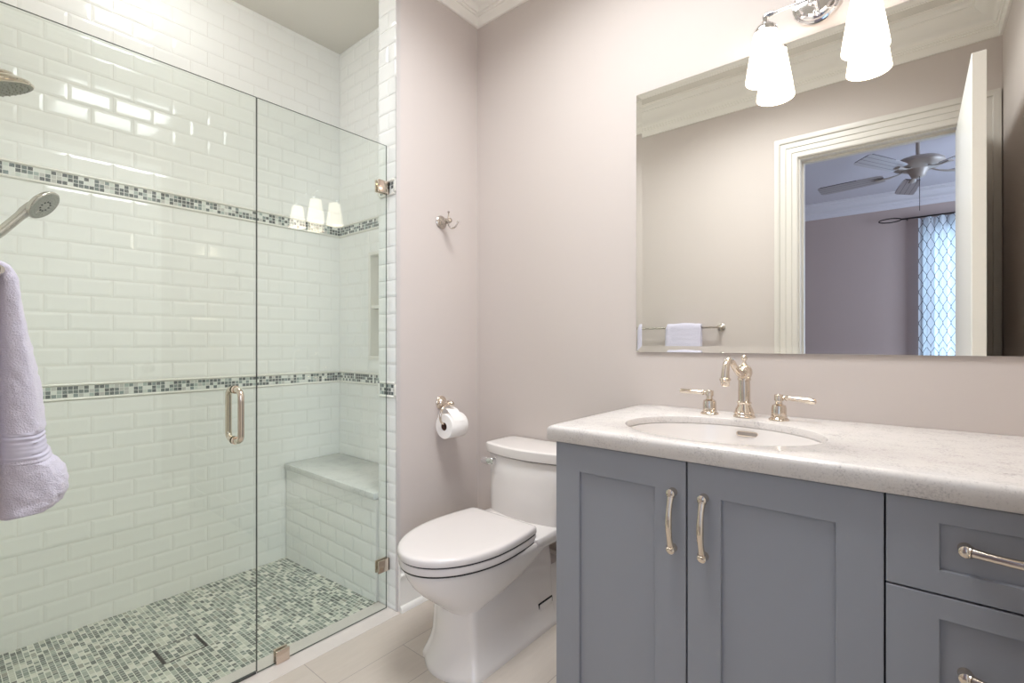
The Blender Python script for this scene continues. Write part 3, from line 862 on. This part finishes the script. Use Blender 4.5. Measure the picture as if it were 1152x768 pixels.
obj('tank_lid_gap_shade', bm, DARK, to)  # shade under the tank lid, painted as a dark inset body
bm = B()
loft(bm, [tankring(z, hw, b, y0, 1.689) for z, hw, b, y0 in ((0.638, 0.190, 0.032, 1.522), (0.641, 0.193, 0.033, 1.519), (0.668, 0.196, 0.034, 1.515), (0.676, 0.195, 0.034, 1.516), (0.6795, 0.192, 0.033, 1.520), (0.6805, 0.184, 0.03, 1.53))])
obj('tank_lid', bm, PORC, to, smooth=40)
bm = lathe(B(), (TX-0.140, 1.522, 0.607), (0, -1, 0), [(0, 0.014), (0.006, 0.014), (0.008, 0.011), (0.016, 0.010)], 20)
tube(bm, [(TX-0.134, 1.498, 0.608), (TX-0.150, 1.496, 0.608), (TX-0.172, 1.496, 0.607), (TX-0.194, 1.498, 0.606)], [0.012, 0.0155, 0.0155, 0.012], 14, flat=0.6, up=(0, 1, 0))
box(bm, TX-0.148, TX-0.128, 1.490, 1.508, 0.596, 0.618, 0.004)
obj('flush_lever', bm, CHROME, to)

# ------------------------------------------------------------------ robe hook, paper holder, roll
rh = thing('robe_hook', 'nickel double robe hook high on the painted partition', 'hook', (XH, 1.462, 1.64))
hy, hz = 1.462, 1.638
bm = lathe(B(), (XH, hy, hz), (1, 0, 0), [(0, 0.029), (0.004, 0.0295), (0.007, 0.027), (0.009, 0.020), (0.013, 0.018), (0.016, 0.012), (0.022, 0.0095), (0.030, 0.009)], 28)
obj('rosette', bm, SATIN, rh)
bm = lathe(B(), (XH+0.028, hy, hz), (1, 0, 0), [(0, 0.009), (0.003, 0.013), (0.007, 0.013), (0.009, 0.009), (0.018, 0.009), (0.022, 0.0115), (0.028, 0.0125), (0.034, 0.010), (0.037, 0.003)], 22)
tube(bm, [(XH+0.046, hy, hz+0.006), (XH+0.048, hy+0.002, hz+0.024), (XH+0.048, hy+0.002, hz+0.036)], [0.0032, 0.003, 0.0026], 10)
lathe(bm, (XH+0.048, hy+0.002, hz+0.034), (0, 0, 1), [(0, 0.003), (0.004, 0.0055), (0.006, 0.0055), (0.008, 0.002)], 14)
tube(bm, [(XH+0.046, hy, hz-0.006), (XH+0.047, hy+0.006, hz-0.022), (XH+0.053, hy+0.014, hz-0.031), (XH+0.066, hy+0.022, hz-0.028), (XH+0.075, hy+0.027, hz-0.014), (XH+0.079, hy+0.030, hz-0.002)],
     [0.004, 0.0036, 0.0036, 0.0036, 0.0034, 0.0042], 12, smooth=5)
obj('prongs', bm, SATIN, rh)

ph = thing('toilet_paper_holder', 'nickel toilet paper holder with a curved arm on the partition beside the toilet', 'paper holder', (XH, 1.462, 0.836))
py_, pz_ = 1.462, 0.834
bm = lathe(B(), (XH, py_, pz_), (1, 0, 0), [(0, 0.030), (0.004, 0.0305), (0.007, 0.028), (0.009, 0.021), (0.014, 0.018), (0.018, 0.012), (0.028, 0.0095), (0.040, 0.0095)], 28)
obj('rosette', bm, NICKEL, ph)
RX, RZ = XH+0.066, 0.750
bm = lathe(B(), (XH+0.038, py_, pz_), (1, 0, 0), [(0, 0.0095), (0.003, 0.0125), (0.006, 0.0125), (0.009, 0.009), (0.022, 0.009), (0.026, 0.0115), (0.034, 0.012), (0.040, 0.008), (0.042, 0.002)], 20)
tube(bm, [(RX-0.004, py_-0.004, pz_), (RX-0.002, py_-0.03, pz_-0.004), (RX, py_-0.054, pz_-0.022), (RX, py_-0.062, pz_-0.046), (RX, py_-0.060, pz_-0.068), (RX, py_-0.044, RZ+0.001),
          (RX, py_-0.02, RZ), (RX, py_+0.03, RZ), (RX, py_+0.068, RZ)], 0.0052, 12, smooth=6)
obj('arm', bm, NICKEL, ph)
bm = B(); n = 40
y0r, y1r = 1.420, 1.516
def rr_(r, y, dz=0.0): return [Vector((RX+r*math.cos(2*PI*k/n), y, RZ-0.0108+r*math.sin(2*PI*k/n)+dz)) for k in range(n)]
loft(bm, [rr_(0.0175, y0r), rr_(0.052, y0r), rr_(0.0535, y0r+0.002), rr_(0.0535, y1r-0.002), rr_(0.052, y1r), rr_(0.0175, y1r)], cap0=False, cap1=False)
# loose sheet lying over the top of the roll
sh = [(RX+dx, RZ+dz) for dx, dz in ((0.050, 0.012), (0.040, 0.030), (0.024, 0.046), (0.008, 0.060), (-0.010, 0.066), (-0.024, 0.066), (-0.036, 0.057), (-0.046, 0.038), (-0.052, 0.012))]
loft(bm, [[Vector((x-RX, 0, z-RZ+0.0108))*k+Vector((RX, y, RZ-0.0108)) for k, y in ((1, y0r+0.012), (1, y1r-0.024), (0.985, y1r-0.024), (0.985, y0r+0.012))] for x, z in sh])
tr_ = thing('toilet_paper_roll', 'white toilet paper roll hanging on the nickel holder', 'toilet paper', (RX, 1.468, RZ-0.0108))
obj('tissue', bm, PAPER, tr_, smooth=40)
bm = B(); loft(bm, [rr_(0.0175, y0r+0.001), rr_(0.0175, y1r-0.001), rr_(0.0166, y1r-0.001), rr_(0.0166, y0r+0.001), rr_(0.0175, y0r+0.001)], cap0=False, cap1=False)
obj('cardboard_core', bm, CARD, tr_)

# ------------------------------------------------------------------ shower glass
GT = 1.9165
def glass_slab(bm, y0, y1, z0, z1, th=0.0062):
    box(bm, XG-th/2, XG+th/2, y0, y1, z0, z1)
    bm.normal_update()
    for f in bm.faces:
        f.material_index = 0 if abs(f.calc_center_median().x-XG) > th*0.4 else 1
    return bm
gp = thing('fixed_glass_panel', 'fixed clear glass shower panel clamped to the tiled partition end', 'glass panel', (XG, 0.96, 0))
obj('pane', glass_slab(B(), 0.6990, 1.213, 0.003, GT), [GLASS, GLASSEDGE], gp, smooth=0)
for zc_ in (1.741, 0.186):
    bm = B()
    box(bm, XG-0.013, XG-0.0052, 1.166, YS-0.0005, zc_-0.025, zc_+0.025, 0.0015); box(bm, XG+0.0052, XG+0.013, 1.166, YS-0.0005, zc_-0.025, zc_+0.025, 0.0015)
    box(bm, XG-0.013, XG+0.013, 1.2135, YS-0.0005, zc_-0.025, zc_+0.025, 0.001)
    obj('wall_clamp', bm, CLAMPM, gp)
bm = B(); box(bm, XG-0.013, XG-0.0052, 0.757, 0.803, 0.002, 0.046, 0.0015); box(bm, XG+0.0052, XG+0.013, 0.757, 0.803, 0.002, 0.046, 0.0015)
obj('floor_clamp', bm, CLAMPM, gp)
gd = thing('glass_shower_door', 'clear frameless glass shower door with a D-shaped pull handle', 'shower door', (XG, 0.36, 0))
obj('pane', glass_slab(B(), 0.028, 0.6965, 0.010, GT), [GLASS, GLASSEDGE], gd, smooth=0)
bm = B(); box(bm, XG-0.004, XG+0.004, 0.03, 0.695, 0.0025, 0.0095)
obj('bottom_seal', bm, plain('clear_vinyl_seal', srgb(70, 72, 70), 0.4), gd)
hy_, hz0, hz1 = 0.630, 0.787, 0.950
for s in (1, -1):
    o_ = 0.050
    bm = tube(B(), [(XG+s*0.0055, hy_, hz0), (XG+s*0.022, hy_, hz0), (XG+s*0.036, hy_, hz0+0.003), (XG+s*(o_-0.003), hy_, hz0+0.012), (XG+s*o_, hy_, hz0+0.028), (XG+s*o_, hy_, (hz0+hz1)/2),
                    (XG+s*o_, hy_, hz1-0.028), (XG+s*(o_-0.003), hy_, hz1-0.012), (XG+s*0.036, hy_, hz1-0.003), (XG+s*0.022, hy_, hz1), (XG+s*0.0055, hy_, hz1)], 0.0095, 18, smooth=6)
    for z in (hz0, hz1):
        lathe(bm, (XG+s*0.0052, hy_, z), (s, 0, 0), [(0, 0.013), (0.003, 0.013), (0.004, 0.0095)], 20)
    obj('pull_handle', bm, NICKEL, gd, smooth=50)
for zc_ in (1.70, 0.22):
    bm = B()
    box(bm, XG-0.014, XG-0.0052, YO+0.0102, 0.075, zc_-0.045, zc_+0.045, 0.0015); box(bm, XG+0.0052, XG+0.014, YO+0.0102, 0.075, zc_-0.045, zc_+0.045, 0.0015)
    obj('hinge', bm, CLAMPM, gd)

# ------------------------------------------------------------------ shower bench and drain
be = thing('shower_bench', 'built-in tiled shower bench with a pale marble seat at the far end', 'bench', (-2.17, 1.37, -0.03))
bm = B(); PB = lambda a, z, h: Vector((a, YB+0.008-h, z))
tile_field(bm, PB, XB+0.007, XS-0.001, XB+0.007, None, -0.05, 0.43)
for f in bm.faces: f.material_index = 0
box(bm, XB+0.009, XS-0.001, YB+0.009, YE-0.008, -0.03, 0.43, mi=1)
obj('tiled_base', bm, [TILE, GROUT], be, smooth=0)
obj('seat_slab', box(B(), XB+0.009, XS-0.001, YB-0.006, YE-0.0075, 0.4315, 0.461, 0.003), BENCHSTONE, be)

dn = thing('shower_drain', 'square tile-in drain with a dark slot in the mosaic shower floor', 'drain', (-2.066, 0.59, zf(-2.066)))
zd = lambda x, d: zf(x)+d
bm = B()
def flat_box(bm, x0, x1, y0, y1, d0, d1):
    return loft(bm, [[Vector((x0, y, zd(x0, d0))), Vector((x1, y, zd(x1, d0))), Vector((x1, y, zd(x1, d1))), Vector((x0, y, zd(x0, d1)))] for y in (y0, y1)])
flat_box(bm, -2.132, -2.002, 0.520, 0.531, -0.002, 0.0012); flat_box(bm, -2.132, -2.002, 0.650, 0.661, -0.002, 0.0006)
flat_box(bm, -2.133, -2.129, 0.531, 0.650, -0.002, 0.0012); flat_box(bm, -2.005, -2.001, 0.531, 0.650, -0.002, 0.0012)
obj('slot_frame', bm, DARK, dn, smooth=0)
bm = B(); flat_box(bm, -2.129, -2.005, 0.531, 0.650, -0.001, 0.0008)
obj('tile_insert', bm, MOSAIC, dn, smooth=0)

# ------------------------------------------------------------------ shower heads
sx_ = -2.05
s1 = thing('rain_shower_head', 'round nickel shower head on a wall arm high at the left edge', 'shower head', (sx_, YO, 1.95))
nrm = Vector((-0.07, 0.36, -0.93)).normalized(); tip = Vector((sx_, 0.124, 1.836))
bm = lathe(B(), tip-nrm*0.085, nrm, [(0, 0.012), (0.010, 0.020), (0.018, 0.021), (0.024, 0.017), (0.030, 0.022), (0.036, 0.040), (0.046, 0.055), (0.050, 0.053), (0.054, 0.060), (0.064, 0.076), (0.072, 0.085), (0.076, 0.083), (0.079, 0.088), (0.083, 0.089), (0.085, 0.086)], 40)
obj('head_body', bm, NICKEL, s1, smooth=40)
bm = lathe(B(), tip-nrm*0.001, nrm, [(0, 0.086), (0.002, 0.085), (0.003, 0.08), (0.0032, 0.002)], 40)
_, u_, w_ = basis(nrm)
for ring, cnt in ((0.075, 30), (0.060, 24), (0.045, 18), (0.030, 12), (0.015, 6)):
    for k in range(cnt):
        a = 2*PI*k/cnt; c_ = tip+(u_*math.cos(a)+w_*math.sin(a))*ring+nrm*0.002
        lathe(bm, c_, nrm, [(0, 0.0024), (0.003, 0.0018), (0.0034, 0.0004)], 6)
obj('nozzle_face', bm, NOZZLE, s1, smooth=40)
bm = tube(B(), [(sx_, YO+0.012, 1.955), (sx_, YO+0.045, 1.955), (sx_, YO+0.066, 1.935), tuple(tip-nrm*0.08)], 0.0105, 16, smooth=6)
lathe(bm, (sx_, YO+0.0102, 1.955), (0, 1, 0), [(0, 0.03), (0.004, 0.03), (0.01, 0.014)], 24)
obj('shower_arm', bm, SATIN, s1)

hx_ = -1.93
def at_x(u, v, X):
    yaw = math.radians(39.645); d = Vector((-math.sin(yaw), math.cos(yaw), 0))+Vector((math.cos(yaw), math.sin(yaw), 0))*((u-576)/544.5)+Vector((0, 0, (385.6-v)/544.5))
    return Vector((0, 0, 1.1))+d*(X/d.x)
hc = at_x(50, 231.5, hx_); hb = at_x(2, 262, hx_)
s2 = thing('hand_shower', 'handheld nickel shower wand with a round spray face below the shower head', 'hand shower', (hx_, YO, 1.40))
d_ = (hb-hc).normalized()
_e2 = d_.cross(Vector((1, 0, 0))).normalized()
if _e2.z > 0: _e2 = -_e2
hn = (Vector((1, 0, 0))*0.42+_e2*0.91).normalized()
bm = lathe(B(), hc-hn*0.022, hn, [(0, 0.014), (0.004, 0.032), (0.011, 0.044), (0.017, 0.0475), (0.021, 0.0475), (0.023, 0.0455)], 36)
tube(bm, [hc-hn*0.013+d_*0.02, hc-hn*0.014+d_*0.045, hc-hn*0.012+d_*0.06, hb-hn*0.004, hb+d_*0.03-hn*0.004], [0.017, 0.0145, 0.012, 0.0120, 0.012], 18)
obj('wand_body', bm, SATIN, s2, smooth=45)
bm = lathe(B(), hc+hn*0.0005, hn, [(0, 0.0448), (0.0015, 0.044), (0.002, 0.002)], 36)
_, u_, w_ = basis(hn)
for ring, cnt in ((0.039, 26), (0.031, 20), (0.023, 14)):
    for k in range(cnt):
        a = 2*PI*k/cnt; lathe(bm, hc+(u_*math.cos(a)+w_*math.sin(a))*ring+hn*0.0015, hn, [(0, 0.0019), (0.002, 0.0012), (0.0022, 0.0003)], 6)
obj('spray_face', bm, NOZZLE, s2, smooth=40)
bm = B()
for k in range(10):
    a = 2*PI*k/10; lathe(bm, hc+(u_*math.cos(a)+w_*math.sin(a))*0.0155+hn*0.002, hn, [(0, 0.0028), (0.0015, 0.0024), (0.0017, 0.0004)], 8)
obj('massage_jets', bm, DARK, s2)
bm = tube(B(), [tuple(hb+d_*0.012), (hx_-0.01, YO+0.03, hb.z-0.03), (hx_-0.01, YO+0.0102, hb.z-0.03)], [0.017, 0.014, 0.014], 16)
lathe(bm, (hx_-0.01, YO+0.0102, hb.z-0.03), (0, 1, 0), [(0, 0.028), (0.004, 0.028), (0.009, 0.016)], 24)
obj('wall_bracket', bm, SATIN, s2)

# ------------------------------------------------------------------ towel bar and towel
BYc, BZ = 0.063, 1.203
tb = thing('towel_bar', 'nickel towel bar on the wall beside the doorway, seen in the mirror', 'towel bar', (-1.28, YO, BZ))
obj('rail', tube(B(), [(-1.585, BYc, BZ), (-0.985, BYc, BZ)], 0.0065, 16), SATIN, tb)
for x in (-1.585, -0.985):
    bm = lathe(B(), (x, YO, BZ), (0, 1, 0), [(0, 0.026), (0.004, 0.0265), (0.007, 0.024), (0.010, 0.014), (0.030, 0.010), (0.040, 0.011), (0.046, 0.0125), (0.055, 0.0135), (0.062, 0.010), (0.065, 0.003)], 24)
    obj('post', bm, SATIN, tb)
tw = thing('hand_towel', 'lavender terry hand towel folded over the towel bar at the left edge', 'towel', (-1.2125, BYc, BZ))
def towel():
    """sweep a rounded cross-section over the bar, outer face towards the room"""
    x0, x1 = -1.334, -1.091; cxm, hw = (x0+x1)/2, (x1-x0)/2
    st = []   # (inner y, inner z, normal angle, thickness, half width)
    ri = 0.0072
    # back drop
    for k in range(14):
        f = k/13; st.append((BYc-ri, 0.90+(BZ-0.90)*f, PI, 0.024, hw-0.006))
    for k in range(1, 12):
        a = PI-PI*k/12; st.append((BYc+ri*math.cos(a), BZ+ri*math.sin(a), a, 0.025, hw-0.004))
    fr_ = [(1.203, 0.026), (1.16, 0.032), (1.11, 0.039), (1.06, 0.047), (1.03, 0.051), (0.985, 0.054), (0.962, 0.055), (0.956, 0.0535), (0.945, 0.054), (0.925, 0.057), (0.912, 0.061), (0.908, 0.067),
           (0.892, 0.076), (0.872, 0.081), (0.854, 0.080), (0.840, 0.073), (0.830, 0.060)]
    for i in range(len(fr_)-1):
        for k in range(6):
            f = k/6; st.append((BYc+ri, fr_[i][0]*(1-f)+fr_[i+1][0]*f, 0.0, fr_[i][1]*(1-f)+fr_[i+1][1]*f, hw))
    st.append((BYc+ri, 0.828, 0.0, 0.030, hw-0.01))
    rings = []; n = 64
    for (y, z, a, th, w) in st:
        r = []
        for k in range(n):
            t = 2*PI*k/n; c, s = math.cos(t), math.sin(t)
            px = w*(abs(c)**(0.28))*(1 if c >= 0 else -1)
            q = th/2+th/2*(abs(s)**(0.75))*(1 if s >= 0 else -1)
            # soft lengthwise folds
            fold = 1+0.10*math.sin((px/w)*5.0+z*6)*max(0, s)
            q *= fold
            X, Y, Z = cxm+px, y+math.cos(a)*q, z+math.sin(a)*q
            if a == 0.0: Z -= 0.012*math.sin(px/w*1.3)*(1.2-z if z < 1.2 else 0)*2
            nn = noise.noise(Vector((X*90, Y*90, Z*90)))*0.0016+noise.noise(Vector((X*320, Y*320, Z*320)))*0.0012
            if 0.911 < z < 0.957 and a == 0.0: nn *= 0.25; nn += 0.0012*math.sin(z*820)
            if abs(s) > 0.25 or a != 0.0 or True:
                Y += nn*math.cos(a)*(1 if s >= 0 else -1)*(1 if s > 0 else 0.2); Z += nn*math.sin(a)*(1 if s > 0 else 0.2); X += nn*(1 if c > 0 else -1)*abs(c)
            if a == PI: Y = max(Y, YO+0.004)
            r.append(Vector((X, Y, Z)))
        rings.append(r)
    bm = B(); loft(bm, rings)
    for f in bm.faces:
        z = f.calc_center_median(); f.material_index = 1 if (0.911 < z.z < 0.957 and z.y > BYc+0.012) else 0
    return bm
obj('towel_cloth', towel(), [TOWELM, BANDT], tw, smooth=80)

# towel ring on the right wall (shows as a reflection in the shower glass)
rg = thing('towel_ring', 'nickel towel ring on the right wall beside the vanity', 'towel ring', (XR, 1.40, 1.55))
bm = lathe(B(), (XR, 1.40, 1.585), (-1, 0, 0), [(0, 0.026), (0.004, 0.0265), (0.007, 0.023), (0.010, 0.013), (0.034, 0.010), (0.040, 0.014), (0.050, 0.013), (0.054, 0.003)], 24)
obj('post', bm, SATIN, rg)
pts = [(XR-0.044, 1.40+0.072*math.sin(2*PI*k/40), 1.512+0.072*math.cos(2*PI*k/40)) for k in range(41)]
obj('ring', tube(B(), pts, 0.0045, 12), SATIN, rg)

# ------------------------------------------------------------------ bedroom things in the mirror
FCX, FCY = 0.03, -1.645
fan = thing('ceiling_fan', 'pewter ceiling fan with five pale blades in the bedroom reflection', 'ceiling fan', (FCX, FCY, ZC))
obj('canopy', lathe(B(), (FCX, FCY, ZC), (0, 0, -1), [(0, 0.075), (0.03, 0.074), (0.065, 0.06), (0.085, 0.03), (0.09, 0.016)], 28), FANM, fan)
obj('downrod', tube(B(), [(FCX, FCY, ZC-0.05), (FCX, FCY, ZC-0.215)], 0.014, 14), FANM, fan)
obj('motor_housing', lathe(B(), (FCX, FCY, ZC-0.200), (0, 0, -1), [(0, 0.03), (0.01, 0.07), (0.025, 0.13), (0.045, 0.162), (0.065, 0.168), (0.085, 0.155), (0.10, 0.12), (0.108, 0.07), (0.135, 0.055), (0.16, 0.045), (0.17, 0.03), (0.175, 0.01)], 36), FANM, fan)
def blade(ang):
    bm = B(); uvl = bm.loops.layers.uv.new('UVMap')
    ca, sa = math.cos(ang), math.sin(ang); pitch = math.radians(-13); zb = ZC-0.325
    def P(r, w, t): return Vector((FCX+ca*r-sa*w*math.cos(pitch), FCY+sa*r+ca*w*math.cos(pitch), zb+w*math.sin(pitch)+t))
    st = [(0.22, 0.050), (0.26, 0.058), (0.40, 0.066), (0.55, 0.070), (0.66, 0.070), (0.685, 0.062), (0.692, 0.05)]
    for t0, t1 in ((0.006, 0.0),):
        rings = [[(r, -w, 0.0), (r, w, 0.0), (r, w, 0.006), (r, -w, 0.006)] for r, w in st]
        vr = [[bm.verts.new(P(*p)) for p in q] for q in rings]
        for a, b in zip(range(len(st)-1), range(1, len(st))):
            for i in range(4):
                j = (i+1) % 4
                f = bm.faces.new((vr[a][i], vr[a][j], vr[b][j], vr[b][i]))
                src = [(a, i), (a, j), (b, j), (b, i)]
                for lp, (q, k) in zip(f.loops, src): lp[uvl].uv = (rings[q][k][0], rings[q][k][1]/0.14+0.5)
        bm.faces.new(vr[0]); bm.faces.new(vr[-1])
    return bm
def iron(ang):
    ca, sa = math.cos(ang), math.sin(ang)
    return tube(B(), [(FCX+ca*r, FCY+sa*r, z) for r, z in ((0.09, ZC-0.303), (0.14, ZC-0.321), (0.19, ZC-0.329), (0.27, ZC-0.3315))], [0.012, 0.012, 0.02, 0.026], 12, flat=0.3, up=(0, 0, 1))
for k in range(5):
    a = -math.radians(98+72*k)
    b_ = obj('blade', blade(a), BLADE, fan, smooth=0)
    obj('blade_iron', iron(a), FANM, b_)
obj('pull_chain', tube(B(), [(FCX+0.01, FCY+0.03, ZC-0.365), (FCX+0.01, FCY+0.03, ZC-0.64)], 0.0022, 6), IRON, fan)

rd = thing('curtain_rod', 'dark iron curtain rod with a loop finial in the bedroom reflection', 'curtain rod', (0.3, -3.5, 2.48))
bm = tube(B(), [(-0.10, -3.53, 2.475), (1.3, -3.53, 2.475)], 0.009, 12)
for x in (-0.05, 1.25):
    tube(bm, [(x, -3.53, 2.475), (x, BY0, 2.475)], 0.007, 10)
obj('rod', bm, IRON, rd)
pts = [(-0.20+0.10*math.cos(2*PI*k/24), -3.53, 2.475+0.022*math.sin(2*PI*k/24)) for k in range(25)]
obj('finial', tube(B(), pts, 0.006, 8), IRON, rd)
def curtain():
    bm = B(); uvl = bm.loops.layers.uv.new('UVMap'); nx, nz = 160, 24; g_ = []
    s = 0.0; px = py = None; us = []
    for i in range(nx+1):
        x = 0.045+1.1*i/nx; y = -3.53+0.035*math.sin(2*PI*x/0.105)
        if px is not None: s += math.hypot(x-px, y-py)
        px, py = x, y; us.append((x, y, s))
    vs = [[bm.verts.new((x, y, 2.462-2.40*j/nz)) for x, y, s in us] for j in range(nz+1)]
    for j in range(nz):
        for i in range(nx):
            f = bm.faces.new((vs[j][i], vs[j][i+1], vs[j+1][i+1], vs[j+1][i]))
            for lp, (a, b) in zip(f.loops, ((j, i), (j, i+1), (j+1, i+1), (j+1, i))): lp[uvl].uv = (us[b][0]*1.3, -2.4*a/nz)
    return bm
cu = obj('curtain', curtain(), CURT, smooth=80)
tag(cu, 'white trellis-patterned curtain glowing with window daylight in the bedroom reflection', 'curtain')
